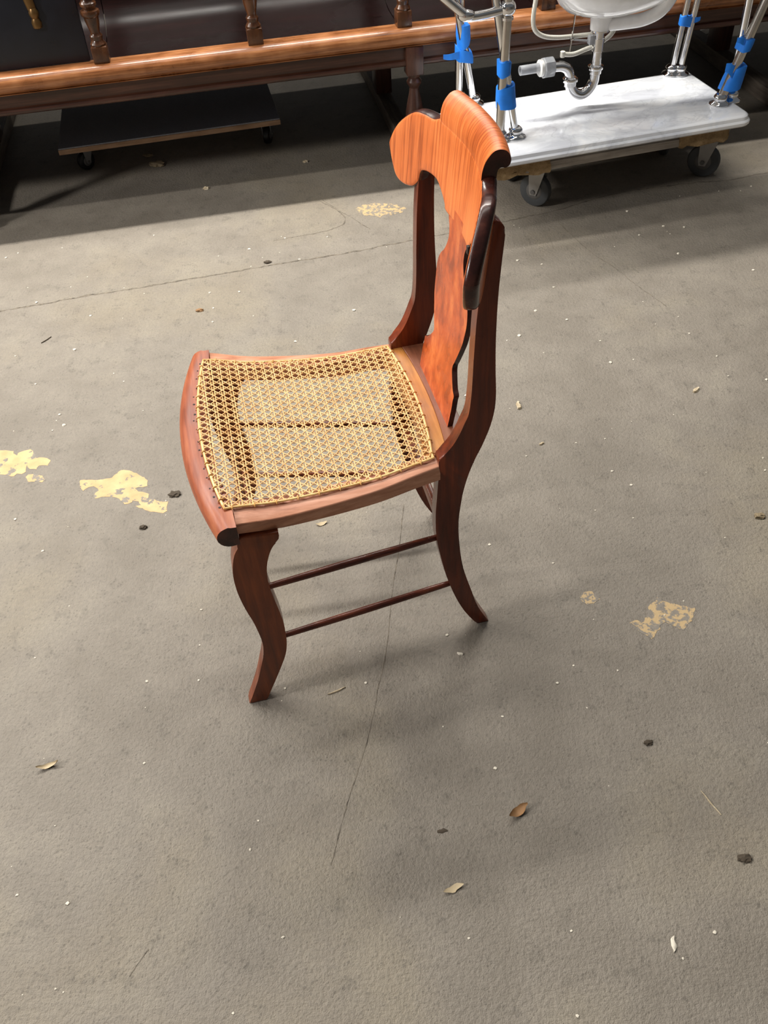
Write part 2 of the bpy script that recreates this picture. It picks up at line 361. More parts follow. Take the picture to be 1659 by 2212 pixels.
crack([(-0.405,0.402),(-0.395,0.420),(-0.383,0.437)], 1.6, amp=0.001)
crack([(-0.13,2.72),(-0.02,2.56),(0.02,2.50)], 2.5)

# ---------------------------------------------------------------- the chair
chair = tag(empty('dining_chair', (-0.1005, 1.0794, 0), math.radians(190.09)),
            'antique red-brown wooden side chair with woven cane seat and scrolled crest', 'chair')
# rear leg and back post in one piece
PF = [(-.224,.806),(-.222,.78),(-.218,.745),(-.214,.699),(-.212,.671),(-.211,.646),(-.2098,.613),(-.209,.578),(-.2078,.551),(-.205,.523),(-.199,.506),(-.191,.486),(-.182,.469),(-.170,.454)]
PF2 = [(-.162,.446),(-.1605,.441),(-.161,.420),(-.159,.388),(-.1575,.358),(-.1558,.325),(-.157,.273),(-.164,.224),(-.176,.160),(-.193,.097),(-.212,.046),(-.236,.0)]
PBk = [(-.259,.0),(-.236,.054),(-.221,.110),(-.205,.176),(-.197,.238),(-.194,.298),(-.198,.350),(-.202,.377),(-.208,.404),(-.217,.433),(-.227,.458),(-.238,.492),(-.2435,.523),(-.2442,.552),(-.242,.589),(-.240,.641),(-.240,.70),(-.242,.747),(-.245,.792),(-.244,.801),(-.240,.808),(-.234,.812)]
post_out = catmull(PF, 3) + catmull(PF2, 3) + catmull(PBk, 3)
yz = lambda z: .152 + .013 * min(max(z, 0) / .45, 1)
for s in (1, -1):
    bm = bmesh.new()
    prism(bm, post_out, lambda x, z: (x, s * yz(z), z), lambda x, z: (x, s * (yz(z) - .0215), z), bev=.0028, seg=3)
    o = finish('back_post', bm, 'post_wood', chair, ang=50)
# front legs
LF = [(.147,.418),(.150,.402),(.160,.384),(.167,.358),(.170,.329),(.169,.294),(.164,.256),(.158,.225),(.154,.194),(.152,.164),(.155,.135),(.163,.105),(.175,.065),(.190,.025),(.200,0)]
LB = [(.169,0),(.159,.024),(.146,.054),(.132,.088),(.120,.120),(.114,.149),(.112,.180),(.112,.210),(.115,.244),(.119,.278),(.121,.314),(.118,.346),(.110,.373),(.102,.388),(.0925,.398),(.0915,.412)]
leg_out = catmull(LF, 3) + catmull(LB, 3)
for s in (1, -1):
    bm = bmesh.new()
    th = lambda z: .021 + .008 * min(1, z / .3)
    prism(bm, leg_out, lambda x, z: (x, s * .2145, z), lambda x, z: (x, s * (.2145 - th(z)), z), bev=.003, seg=3)
    finish('front_leg', bm, 'red_wood', chair, ang=50)
# seat height over depth
SX = [-.17, -.126, -.07, -.016, .038, .09, .147, .17]
SZ = [.4345, .4315, .4255, .4255, .4285, .434, .4465, .4485]
zs = lambda x: cr_interp(x, SX, SZ)
cane_side = lambda x: .149 + (.184 - .149) * (x + .157) / .316
cane_front = lambda y: .159 + .0205 * (1 - (y / .184) ** 2)
cane_rear = lambda y: -.155 - .013 * (1 - (y / .149) ** 2)
# front rail with rolled front edge
bm = bmesh.new(); rings = []
N = 48; YE = .2225
for i in range(N + 1):
    y = -.2145 + (YE + .2145) * i / N
    xo = .2135 - .0365 * (y / YE) ** 2
    xi = min(cane_front(y) - .012, xo - .03) if abs(y) < .19 else .1455
    if abs(y) >= .17: xi = min(xi, cane_front(.17) - .012) * 0 + (.147 + (.150 - .147) * max(0, (.2225 - abs(y)) / .05))
    zt, r = .4492, .0185
    ring = [(xi, y, zt - .036), (xi, y, zt - .001), (xo - r - .004, y, zt - .0006), (xo - r, y, zt + .0008)]
    for k in range(1, 10):
        a = math.pi / 2 - math.pi * k / 10
        ring.append((xo - r + r * math.cos(a), y, zt - r + r * math.sin(a)))
    ring.append((xo - r, y, zt - .037))
    rings.append(ring)
loft(bm, rings, cap=False)
bm.verts.ensure_lookup_table(); n = len(rings[0])
for base in (0, N * n):
    f = bm.faces.new([bm.verts[base + k] for k in range(n)]); f.material_index = 1
front_rail = finish('front_rail', bm, None, chair, ang=55, mats=['rail_front', 'dark_wood'])
# dark tack holes along the front rail
for i in range(17):
    y = -.175 + .35 * i / 16 + rnd.uniform(-.006, .006); x = cane_front(y) + .006 + rnd.uniform(-.002, .003)
    bm = bmesh.new(); r = rnd.uniform(.0011, .0020)
    lathe(bm, [(r * .6, 0), (r, .0002), (r * .8, .0006), (r * .2, .0004)], 8)
    finish('tack_hole', bm, 'tack', front_rail, loc=(x, y, .4486))
# side rails
for s in (1, -1):
    bm = bmesh.new(); rings = []
    for i in range(25):
        x = .1475 - (.1475 + .163) * i / 24
        yo = .2135 - (.2135 - .165) * (.147 - x) / .304
        yi = cane_side(x) - .014
        zt = zs(x); th_ = .0235 + .009 * (i / 24)
        rings.append([(x, s * yi, zt - th_), (x, s * yi, zt), (x, s * (yo - .002), zt - .0025), (x, s * (yo - .0005), zt - .0035), (x, s * yo, zt - .005), (x, s * yo, zt - th_ + .002), (x, s * (yo - .002), zt - th_)])
    loft(bm, rings); finish('side_rail', bm, 'rail_side', chair, ang=50)
# back rail: tan strip beside the cane, brown rail under the splat
x2 = lambda y: -.1795 - .010 * (1 - (y / .149) ** 2)
for nm, m_, a, b, dz in (('seat_back_strip', 'tan_wood', lambda y: cane_rear(y) + .012, x2, .0), ('back_rail', 'rail_back', x2, lambda y: -.222, .0006)):
    bm = bmesh.new(); rings = []
    for i in range(25):
        y = -.1435 + .287 * i / 24; zt = .4345 + dz
        rings.append([(a(y), y, zt - .03), (a(y), y, zt - .001), (a(y) - .001, y, zt), (b(y) + .001, y, zt), (b(y), y, zt - .001), (b(y), y, zt - .03)])
    loft(bm, rings); o = finish(nm, bm, m_, chair, ang=40)
    if nm == 'seat_back_strip': o['label'] = 'bare tan wood strip behind the cane'
# splat
SPZ = [.434,.452,.470,.484,.492,.4965,.501,.510,.519,.526,.535,.548,.562,.578,.598,.618,.634,.648,.662,.676,.690,.704,.716,.735]
SPW = [.0845,.0850,.0850,.0835,.0835,.0745,.0690,.0605,.0535,.0530,.0575,.0635,.0695,.0755,.0790,.0800,.0760,.0660,.0510,.0415,.0365,.0390,.0460,.0500]
xs_ = lambda z: interp(z, [.43,.437,.484,.521,.606,.714,.8], [-.196,-.197,-.205,-.213,-.225,-.235,-.243])
half = catmull(list(zip(SPW, SPZ)), 4)
bm = bmesh.new()
rows = []
for (wv, z) in half:
    rows.append([(xs_(z), wv * t, z) for t in [-1, -.97, -.5, 0, .5, .97, 1]] + [(xs_(z) - .0085, wv * t, z) for t in [1, .97, .5, 0, -.5, -.97, -1]])
loft(bm, rows); bm.normal_update()
for f in bm.faces:
    c_ = f.calc_center_median()
    if max(abs(v_.co.y) for v_ in f.verts) - min(abs(v_.co.y) for v_ in f.verts) < .02 and len(f.verts) == 4 and abs(f.normal.x) < .6: f.material_index = 1
finish('splat', bm, None, chair, ang=45, mats=['flame', 'dark_wood'])
# crest rail
CY = [0,.03,.058,.065,.078,.095,.117,.133,.139,.142,.151,.163,.183,.201,.212,.2195,.221]
CLZ = [.714,.7145,.716,.725,.736,.746,.747,.744,.739,.727,.716,.709,.706,.712,.730,.750,.758]
HY = [0,.088,.0985,.104,.117,.141,.164,.185,.203,.213,.2195,.221]
HZ = [.832,.832,.8345,.832,.827,.8255,.8215,.809,.7925,.778,.764,.758]
K = 1.06
xr = lambda y, z: -.235 - .1 * (z - .71) + (K + (.31 if y > 0 else 0)) * y * y
TH = .021; RB = .0068
low = catmull(list(zip(CY, CLZ)), 5)
low = [(-y, z) for y, z in low[:0:-1]] + low
upp = []
for y, z in low:
    h_ = cr_interp(abs(y), HY, HZ); upp.append((y, max(h_, z)))
upp = upp[1:-1]
loop2 = low + upp[::-1]; nL = len(low); nT = len(loop2)
def lift(y, z): return (y, z + .009 * max(0, min(1, (y - .1) / .06)))
nrm = []
for i in range(nT):
    a, b = Vector(loop2[i - 2]), Vector(loop2[(i + 2) % nT]); t = (b - a).normalized(); nrm.append(Vector((-t.y, t.x)))
def surf_pt(y, z, depth):
    y, z = lift(y, z); ny = 2 * K * y; ln = math.sqrt(1 + ny * ny)
    return (xr(y, z) - depth / ln, y + depth * ny / ln * .6, z)
bm = bmesh.new(); rings = []
def ring_at(inset, depth):
    return [bm.verts.new(surf_pt(p[0] + q.x * inset, p[1] + q.y * inset, depth)) for p, q in zip(loop2, nrm)]
prof_ = [(RB * (1 - math.sin(t)), RB * (1 - math.cos(t))) for t in (0, .35, .7, 1.05, math.pi / 2)]
rr = [ring_at(a, b) for a, b in prof_] + [ring_at(a, TH - b) for a, b in prof_[::-1]]
for ka, (A, B) in enumerate(zip(rr[:-1], rr[1:])):
    for i in range(nT):
        f = bm.faces.new((A[i], A[(i + 1) % nT], B[(i + 1) % nT], B[i])); f.material_index = 1 if ka >= 2 else 0
for ring, depth in ((rr[0], 0), (rr[-1], TH)):
    def col(i):   # a column of vertices from the lower rim to the upper rim
        lo = ring[i]; hi = ring[i] if i in (0, nL - 1) else ring[nT - i]
        if lo is hi: return [lo]
        p = Vector((loop2[i][0] + nrm[i].x * RB, loop2[i][1] + nrm[i].y * RB)); k_ = nT - i
        q = Vector((loop2[k_][0] + nrm[k_].x * RB, loop2[k_][1] + nrm[k_].y * RB))
        return [lo] + [bm.verts.new(surf_pt(*p.lerp(q, t / 7), depth)) for t in range(1, 7)] + [hi]
    prev = col(0)
    for i in range(1, nL):
        cur = col(i)
        if len(prev) == 1:
            for a, b in zip(cur[:-1], cur[1:]): bm.faces.new((prev[0], a, b))
        elif len(cur) == 1:
            for a, b in zip(prev[:-1], prev[1:]): bm.faces.new((cur[0], a, b))
        else:
            for t in range(7): bm.faces.new((prev[t], cur[t], cur[t + 1], prev[t + 1]))
        prev = cur
crest = finish('crest_rail', bm, None, chair, ang=60, mats=['veneer', 'dark_wood'])
# rolled top of the crest
prof = [(-.003,-.036),(.0002,-.035),(.0005,-.026),(.0003,-.017),(-.0008,-.009),(-.0042,.0010),(-.0105,.0095),(-.016,.0135),(-.023,.0145),(-.030,.012),(-.0350,.0065),(-.0370,-.0005),(-.0350,-.0065),(-.0305,-.0090),(-.0255,-.0080),(-.0215,-.0095),(-.0195,-.015),(-.0185,-.030)]
prof = catmull(prof, 3); bm = bmesh.new(); rings = []
for i in range(33):
    y = -.0985 + .197 * i / 32; ring = []
    for dx, dz in prof: ring.append((xr(y, .852) + .0010 + dx, y, .852 + dz))
    rings.append(ring)
loft(bm, rings, cap=False); bm.verts.ensure_lookup_table(); n = len(prof)
for base in (0, 32 * n):
    f = bm.faces.new([bm.verts[base + k] for k in range(n)]); f.material_index = 1
finish('crest_roll', bm, None, crest, ang=50, mats=['veneer', 'dark_wood'])
# small dark notch at the crest joint
bm = bmesh.new(); box(bm, (xr(.066, .716) - .0005, .066, .722), (.004, .007, .012), .001); finish('joint_gap', bm, 'tack', crest)
# stretchers
def rung(a, b, r=.0056, m_='rung_wood'):
    a, b = Vector(a), Vector(b); bm = bmesh.new()
    pts = [a.lerp(b, i / 12) for i in range(13)]
    tube(bm, pts, [r * (0.82 + .22 * math.sin(math.pi * i / 12)) for i in range(13)], 10)
    return finish('stretcher', bm, m_, chair)
for s in (1, -1):
    rung((.122, s * .2005, .2845), (-.165, s * .149, .2595), .0062)
    rung((.118, s * .2005, .1545), (-.186, s * .146, .1295), .0062)
rung((.142, .195, .300), (.142, -.195, .300)); rung((.133, .195, .190), (.133, -.195, .190))
bm = bmesh.new(); box(bm, (-.176, 0, .262), (.011, .282, .024), .002); finish('stretcher', bm, 'red_wood', chair)

# woven cane
P_ = .0146; G_ = .0041
sag = lambda x, y: -.0035 * max(0, 1 - (x / .165) ** 2) * max(0, 1 - (y / .17) ** 2)
zc = lambda x, y: zs(x) + .0022 + sag(x, y) + (0 if x > -.14 else (.4345 - zs(x)) * min(1, (-.14 - x) / .02))
inside = lambda x, y: abs(y) <= cane_side(x) and cane_rear(y) <= x <= cane_front(y)
bm = bmesh.new()
def strand(o, d, dz, wd_, amp=0.0, ph=0.0, per=P_):
    d = Vector(d).normalized(); pts = []
    ts = [i * .0018 - .32 for i in range(356)]
    for t in ts:
        x, y = o[0] + d.x * t, o[1] + d.y * t
        if inside(x, y): pts.append((t, x, y))
    if len(pts) < 4: return
    pts = pts[::2] + ([pts[-1]] if len(pts) % 2 == 0 else [])
    nx, ny = -d.y, d.x; rings = []
    for t, x, y in pts:
        z = zc(x, y) + dz + amp * math.sin(2 * math.pi * (t / per) + ph)
        h = wd_ / 2
        rings.append([(x + nx * h, y + ny * h, z), (x + nx * h * .5, y + ny * h * .5, z + .0005), (x - nx * h * .5, y - ny * h * .5, z + .0005), (x - nx * h, y - ny * h, z), (x, y, z - .0004)])
    loft(bm, rings)
XI = [i * P_ + .004 for i in range(-13, 14)]; YI = [(i) * P_ for i in range(-14, 15)]
for yv in YI:
    for q in (-G_ / 2, G_ / 2): strand((0, yv + q), (1, 0), 0.0, .0016, .0003, 0 if q > 0 else math.pi)
for xv in XI:
    for q in (-G_ / 2, G_ / 2): strand((xv + q, 0), (0, 1), 0.0009, .0016, .0003, 0 if q > 0 else math.pi)
for k in range(-26, 27):
    c_ = (k + .5) * P_
    strand((.004 + c_ / 2, -c_ / 2), (1, 1), 0.0016, .0018, .0006, math.pi / 2, P_ * math.sqrt(2) / 2 * 1.0)
    strand((.004 + c_ / 2, c_ / 2), (1, -1), 0.0017, .0018, .0006, -math.pi / 2, P_ * math.sqrt(2) / 2 * 1.0)
cane = finish('cane_webbing', bm, 'cane', chair, ang=60); cane['kind'] = 'stuff'; cane['label'] = 'golden woven cane with octagonal holes'
# binding strip round the cane with its stitches
loop = [(cane_front(-.184 + .368 * i / 40), -.184 + .368 * i / 40) for i in range(41)]
loop += [(.159 - .316 * i / 30, cane_side(.159 - .316 * i / 30)) for i in range(1, 31)]
loop += [(cane_rear(.149 - .298 * i / 30), .149 - .298 * i / 30) for i in range(1, 31)]
loop += [(-.157 + .316 * i / 30, -cane_side(-.157 + .316 * i / 30)) for i in range(1, 30)]
bm = bmesh.new(); rings = []; nl = len(loop)
for i in range(nl):
    p, a, b = (Vector(loop[k % nl]) for k in (i, i - 1, i + 1)); t = (b - a).normalized(); nn = Vector((-t.y, t.x))
    z = zc(*p) + .0005
    rings.append([(p.x + nn.x * q, p.y + nn.y * q, z + hz) for q, hz in ((.0022, 0), (.0012, .0016), (-.0012, .0016), (-.0022, 0), (0, -.001))])
rings.append(rings[0]); loft(bm, rings, cap=False)
bmesh.ops.remove_doubles(bm, verts=bm.verts, dist=1e-6)
bind = finish('cane_binding', bm, 'cane', chair, ang=60)
bm = bmesh.new(); acc = 0.0
for i in range(nl):
    p, b = Vector(loop[i]), Vector(loop[(i + 1) % nl]); acc += (b - p).length
    if acc > .027:
        acc = 0; t = (b - p).normalized(); nn = Vector((-t.y, t.x)); z = zc(*p) + .0005
        tube(bm, [(p.x + nn.x * q, p.y + nn.y * q, z + hz) for q, hz in ((.0036, -.0008), (.0026, .0014), (0, .0026), (-.0026, .0014), (-.0036, -.0008))], .0011, 6)
st = finish('binding_stitches', bm, 'cane', bind); st['kind'] = 'stuff'

# ---------------------------------------------------------------- the bench
bench = tag(empty('long_bench', bw(0, 2.806, 0), BA), 'long dark brown wooden bench with turned arm posts behind the chair', 'bench')
U0, U1 = -2.05, 2.75
def extrude_u(name, prof, mat, u0=U0, u1=U1, parent=bench, ang=40, nseg=1):
    bm = bmesh.new(); loft(bm, [[(u0 + (u1 - u0) * i / nseg, y, z) for y, z in prof] for i in range(nseg + 1)]); return finish(name, bm, mat, parent, ang=ang)
nose = [(.075, .398), (.012, .395)] + [(.026 - .026 * math.cos(a), .4215 + .0255 * math.sin(a)) for a in [math.radians(-70 + 20 * k) for k in range(9)]] + [(.075, .4445)]
extrude_u('seat_edge', nose, 'bench_nose', ang=60)
extrude_u('apron', [(.05, .397), (.028, .397), (.028, .356), (.026, .354), (.020, .352), (.017, .346), (.018, .340), (.023, .336), (.05, .336)], 'bench', ang=35)
SPROF = [(.072,.443),(.10,.436),(.16,.428),(.23,.425),(.30,.430),(.36,.446),(.405,.480),(.435,.535),(.455,.61),(.472,.70),(.49,.80),(.508,.90),(.52,.965)]
sp = catmull(SPROF, 4)
BU = [-.329 + .4535 * k for k in range(-4, 8)]
for a, b in zip(BU[:-1], BU[1:]):
    bm = bmesh.new()
    ring = [(y, z) for y, z in sp] + [(y + .010, z - .012) for y, z in sp[::-1]]
    loft(bm, [[(q, y, z) for y, z in ring] for q in (a + .0012, a + .003, b - .003, b - .0012)])
    finish('seat_panel', bm, 'bench_seat', bench, ang=40)
extrude_u('seat_frame', [(.06, .415), (.40, .41), (.40, .35), (.36, .35), (.35, .39), (.06, .392)], 'bench')
extrude_u('back_rail', [(.475, .96), (.475, .985), (.50, 1.0), (.545, 1.0), (.56, .98), (.55, .955)], 'bench')
extrude_u('back_panel', [(.46, .46), (.478, .46), (.556, .96), (.538, .96)], 'bench')
# the second seat, back to back with the first
mir = lambda pr: [(1.07 - y, z) for y, z in pr]
extrude_u('rear_seat_edge', mir(nose), 'bench_nose', ang=60)
extrude_u('rear_apron', mir([(.05, .397), (.028, .397), (.028, .356), (.018, .346), (.018, .340), (.023, .336), (.05, .336)]), 'bench', ang=35)
extrude_u('rear_seat', mir([(y, z) for y, z in sp] + [(y + .010, z - .012) for y, z in sp[::-1]]), 'bench_seat')
def baluster(u):
    bm = bmesh.new(); box(bm, (u, .047, .4675), (.046, .046, .047), .003)
    lathe(bm, [(.012,.489),(.021,.491),(.0225,.496),(.019,.501),(.0165,.506),(.018,.511),(.0185,.517),(.0145,.522),(.0135,.526),(.0165,.538),(.0205,.556),(.0215,.566),(.026,.571),(.0275,.577),(.026,.583),(.0185,.586),(.019,.590),(.0235,.596),(.0235,.602),(.018,.607),(.0165,.613),(.0215,.617),(.0215,.622),(.015,.627),(.0135,.66),(.0135,.672)], 24, (u, .047, 0))
    finish('arm_post', bm, 'bench_turn', bench, ang=35)
    bm = bmesh.new(); box(bm, (u, .255, .683), (.058, .47, .026), .009, 3); finish('armrest', bm, 'bench', bench)
for u in BU[1:-1]: baluster(u)
for u in (-.85, .604, 1.97):
    bm = bmesh.new(); box(bm, (u, .032, .352), (.054, .054, .084), .004)
    box(bm, (u, .032, .080), (.05, .05, .05), .004)
    lathe(bm, [(.010,.105),(.020,.107),(.022,.114),(.018,.122),(.021,.130),(.0275,.15),(.030,.172),(.029,.195),(.024,.222),(.017,.252),(.0145,.268),(.018,.275),(.023,.281),(.024,.288),(.020,.294),(.017,.298),(.021,.305),(.022,.3115),(.01,.315)], 24, (u, .032, 0))
    finish('front_leg', bm, 'bench_leg', bench, ang=35)
    bm = bmesh.new(); box(bm, (u, .62, .2), (.06, .085, .29), .004); finish('rear_leg', bm, 'bench_leg', bench)
    bm = bmesh.new(); box(bm, (u, .535, .0285), (.052, 1.09, .055), .004); finish('floor_runner', bm, 'runner', bench)
    bm = bmesh.new(); box(bm, (u, .535, .375), (.05, .94, .055), .004); finish('cross_rail', bm, 'bench_leg', bench)

# dark blue panel leaning on the bench seat, with a brass strap hanging before it
pnl = tag(empty('leaning_panel', bw(-.555, 2.874, .447), BA), 'dark blue lacquered panel leaning on the left of the bench seat', 'panel')
LN = math.radians(-9)
bm = bmesh.new(); box(bm, (0, .0, .21), (.38, .014, .42), .0025); o = finish('panel_board', bm, 'blue_panel', pnl, rot=(LN, 0, 0))
bm = bmesh.new(); tube(bm, [(-.01, 0, .03), (.004, .001, -.06), (.012, .001, -.13)], [.016, .015, .012], 10, squash=(1, .5)); lathe(bm, [(.005, -.180), (.013, -.176), (.0145, -.163), (.010, -.152), (.0135, -.144), (.014, -.136), (.009, -.126)], 12, (.014, 0, 0))
finish('hanging_strap', bm, 'brass', pnl, loc=(.055, .008, .275))
bm = bmesh.new(); box(bm, (.10, .035, .235), (.12, .05, .13), .006); finish('backing_block', bm, 'dark_wood', pnl, loc=(0, .035, 0.12))

# ---------------------------------------------------------------- casters
def caster(parent, loc, R, wt, yaw, tyre, fork, top_z, plate=(.07, .06)):
    bm = bmesh.new()
    rings = []
    for q, rr in ((-.5, .55), (-.5, .86), (-.42, .95), (-.2, 1.0), (.2, 1.0), (.42, .95), (.5, .86), (.5, .55)):
        rings.append([(R * rr * math.cos(2 * math.pi * k / 28), q * wt, R + R * rr * math.sin(2 * math.pi * k / 28)) for k in range(28)])
    loft(bm, rings, cap=True)
    c = empty('caster', loc, yaw); c.parent = parent
    finish('wheel', bm, tyre, c, ang=40)
    bm = bmesh.new()
    hub = [[(R * rr * math.cos(2 * math.pi * k / 20), q * wt, R + R * rr * math.sin(2 * math.pi * k / 20)) for k in range(20)] for q, rr in ((-.60, .14), (-.60, .34), (-.53, .5), (-.4, .56), (.4, .56), (.53, .5), (.60, .34), (.60, .14))]
    loft(bm, hub); tube(bm, [(0, -wt * .95, R), (0, wt * .95, R)], R * .14, 8)
    finish('hub', bm, 'hub', c, ang=40)
    bm = bmesh.new(); off = R * .35
    for s in (-1, 1):
        y = s * wt * .72
        prism(bm, [(-.2 * R, R * .78), (.2 * R, R * .78), (.28 * R, R * 1.0), (off + .5 * R, top_z - .012), (off - .75 * R, top_z - .012), (-.28 * R, R * 1.05)], lambda a, b: (a, y - .0015, b), lambda a, b: (a, y + .0015, b), bev=0)
    box(bm, (off - .1 * R, 0, top_z - .0115), (1.25 * R, wt * 1.5, .003)); lathe(bm, [(.55 * R, top_z - .011), (.6 * R, top_z - .007), (.5 * R, top_z - .004)], 18, (off, 0, 0))
    box(bm, (off, 0, top_z - .002), (plate[0], plate[1], .003), .0008, 1)
    finish('fork', bm, fork, c, ang=40)
    return c

# ---------------------------------------------------------------- black-topped dolly under the bench
bd = tag(empty('flat_dolly', (-1.023, 3.005, 0), math.radians(9.75)), 'black carpeted plywood dolly on casters under the bench', 'dolly')
bm = bmesh.new(); box(bm, (.384, .20, .0955), (.768, .40, .017), .001); finish('plywood_board', bm, 'ply', bd)
bm = bmesh.new(); box(bm, (.384, .20, .1065), (.766, .398, .005), .0015); finish('carpet_top', bm, 'black_top', bd)
for x, y, yw in ((.072, .068, -.9), (.722, .072, -.35), (.07, .34, .6), (.70, .34, 1.2)):
    caster(bd, (x, y, 0), .032, .022, yw + math.pi * .5, 'black_rubber', 'steel', .087, (.06, .05))

# ---------------------------------------------------------------- furniture dolly, marble slab
SA = math.radians(12.1)
SO = Vector((0.343, 2.394, 0))    # near left corner of the slab on plan
def sw(a, b, z): return (SO.x + a * math.cos(SA) - b * math.sin(SA), SO.y + a * math.sin(SA) + b * math.cos(SA), z)
dl = tag(empty('furniture_dolly', SO, SA), 'weathered wooden moving dolly with carpeted ends under the marble slab', 'dolly')
TOPZ = .235; SLAB = .031
zp = TOPZ - SLAB
def pad(x0, x1):
    bm = bmesh.new(); box(bm, ((x0 + x1) / 2, .205, zp - .0215), (x1 - x0, .365, .043))
    bmesh.ops.subdivide_edges(bm, edges=bm.edges, cuts=9, use_grid_fill=True)
    for v_ in bm.verts:
        q = noise.noise_vector(v_.co * 42) * .006 + noise.noise_vector(v_.co * 130) * .003
        q.z = q.z * 1.2 if v_.co.z < zp - .03 else min(0, q.z) * .3
        v_.co += q
    return finish('carpet_pad', bm, 'carpet', dl, ang=80)
pad(.045, .225); pad(.635, .80)
for y in (.055, .35):
    bm = bmesh.new(); box(bm, (.43, y, zp - .026), (.66, .06, .024), .002); finish('dolly_rail', bm, 'plank', dl)
for x, y, yw in ((.236, .142, -.85), (.831 - .0, .140, -.75), (.236, .33, .5), (.80, .33, .9)):
    caster(dl, (x - .02 if x > .5 else x, y, 0), .051, .026, yw, 'rubber', 'rusty', zp - .043, (.085, .065))

def rounded_rect(a0, a1, b0, b1, r, n=7, fl=None):
    out = []
    for (cx_, cy_, st_, rr) in ((a1 - r, b1 - .012, 0, None), (a0 + .012, b1 - .012, 90, None), (a0 + r, b0 + r, 180, r), (a1 - r, b0 + r, 270, r)):
        q = rr or .012
        if rr is None: cx_ = a1 - .012 if st_ == 0 else a0 + .012
        for k in range(n + 1):
            t = math.radians(st_ + 90 * k / n); out.append((cx_ + q * math.cos(t), cy_ + q * math.sin(t)))
    return out
bm = bmesh.new(); rings = []
for ins, z in ((.010, zp), (.003, zp + .002), (.0, zp + .006), (.0, zp + .013), (.003, zp + .017), (.0055, zp + .0185), (.0065, zp + .022), (.008, zp + .027), (.012, zp + .030), (.017, TOPZ)):
    rings.append([(x, y, z) for x, y in rounded_rect(ins, .862 - ins, ins, .410 - ins, .040 - ins * .8)])
loft(bm, rings)
slab = finish('marble_slab', bm, 'marble', None, ang=35, loc=SO, rot=(0, 0, SA))
tag(slab, 'white grey-veined marble slab lying on the wooden dolly', 'marble slab')

# ---------------------------------------------------------------- washstand legs on the slab
ws = tag(empty('washstand_frame', (0.75, 2.75, TOPZ), 0), 'chrome washstand pipe legs wrapped with blue tape standing on marble', 'washstand')
WO = Vector((0.75, 2.75, TOPZ))
def pipe(name, foot, top, r=.0125, ext=1.0, mat='chrome', extra=()):
    foot, top = Vector(foot), Vector(top); d = (top - foot)
    end = foot + d * ext
    bm = bmesh.new(); tube(bm, [foot + Vector((0, 0, .004)) - WO, foot.lerp(end, .5) - WO, end - WO], r, 18)
    p = finish(name, bm, mat, ws)
    bm = bmesh.new(); b = foot - WO
    lathe(bm, [(.030, 0.0), (.031, .003), (.029, .006), (.022, .009), (.019, .013), (.021, .017), (.0205, .024), (.0165, .028), (r + .001, .031)], 24, (b.x, b.y, b.z)); finish('foot_flange', bm, 'chrome', p, ang=50)
    return p
nl1 = pipe('leg_pipe', (.414, 2.530, .235), (.421, 2.532, .601), .0135, 1.25, 'nickel')
nl2 = pipe('leg_pipe', (.463, 2.545, .235), (.388, 2.531, .610), .0115, 1.2)
fl1 = pipe('leg_pipe', (.330, 2.838, .235), (.330, 2.838, .522), .0135, 1.6)
fl2 = pipe('leg_pipe', (.375, 2.812, .235), (.316, 2.799, .528), .0115, 1.5)
fr1 = pipe('leg_pipe', (1.034, 2.940, .235), (1.047, 2.943, .446), .0105, 2.2)
fr2 = pipe('leg_pipe', (1.059, 2.936, .235), (1.075, 2.939, .445), .0105, 2.2)
nr1 = pipe('leg_pipe', (1.105, 2.675, .235), (1.181, 2.691, .509), .0135, 1.3, 'nickel')
nr2 = pipe('leg_pipe', (1.148, 2.700, .235), (1.136, 2.698, .519), .0115, 1.3)
def sleeve(rings, parent, seg=18):
    """rings: (centre, half width along slab, half depth)"""
    bm = bmesh.new(); out = []
    ax = Vector((math.cos(SA), math.sin(SA), 0)); ay = Vector((-math.sin(SA), math.cos(SA), 0))
    for c_, a_, b_, tilt in rings:
        c_ = Vector(c_) - WO; ring = []
        for k in range(seg):
            t = 2 * math.pi * k / seg; cc, ss = math.cos(t), math.sin(t)
            e = 0.7; X = math.copysign(abs(cc) ** e, cc) * a_; Y = math.copysign(abs(ss) ** e, ss) * b_
            ring.append(tuple(c_ + ax * X + ay * Y + Vector((0, 0, tilt * X + .002 * math.sin(3 * t + a_ * 300)))))
        out.append(ring)
    loft(bm, out); o = finish('tape_wrap', bm, 'tape', parent, ang=50); o['label'] = 'blue tape wrapped round the pipes'; return o
sleeve([((.4185, 2.534, .414), .0165, .022, .15), ((.4185, 2.534, .430), .0175, .022, 0), ((.4185, 2.534, .452), .0185, .022, -.1)], nl1)
sleeve([((.431, 2.538, .325), .028, .022, .05), ((.428, 2.538, .35), .0275, .022, 0), ((.426, 2.538, .384), .025, .022, .2)], nl1)
sleeve([((.338, 2.821, .408), .015, .036, .5), ((.338, 2.821, .43), .018, .036, 0), ((.337, 2.821, .468), .0165, .036, -.1)], fl1)
sleeve([((.343, 2.823, .364), .0245, .036, -.1), ((.342, 2.823, .38), .025, .036, -.2), ((.340, 2.823, .397), .022, .036, -.3)], fl1)
sleeve([((1.053, 2.941, .378), .0235, .015, -.2), ((1.055, 2.941, .405), .0245, .015, -.1)], fr1)
sleeve([((1.144, 2.688, .382), .017, .026, -.1), ((1.148, 2.688, .40), .019, .026, 0), ((1.151, 2.688, .415), .018, .026, -.1)], nr1)
sleeve([((1.131, 2.688, .276), .031, .027, 0), ((1.136, 2.688, .305), .028, .027, .05), ((1.144, 2.689, .340), .021, .027, .1)], nr1)
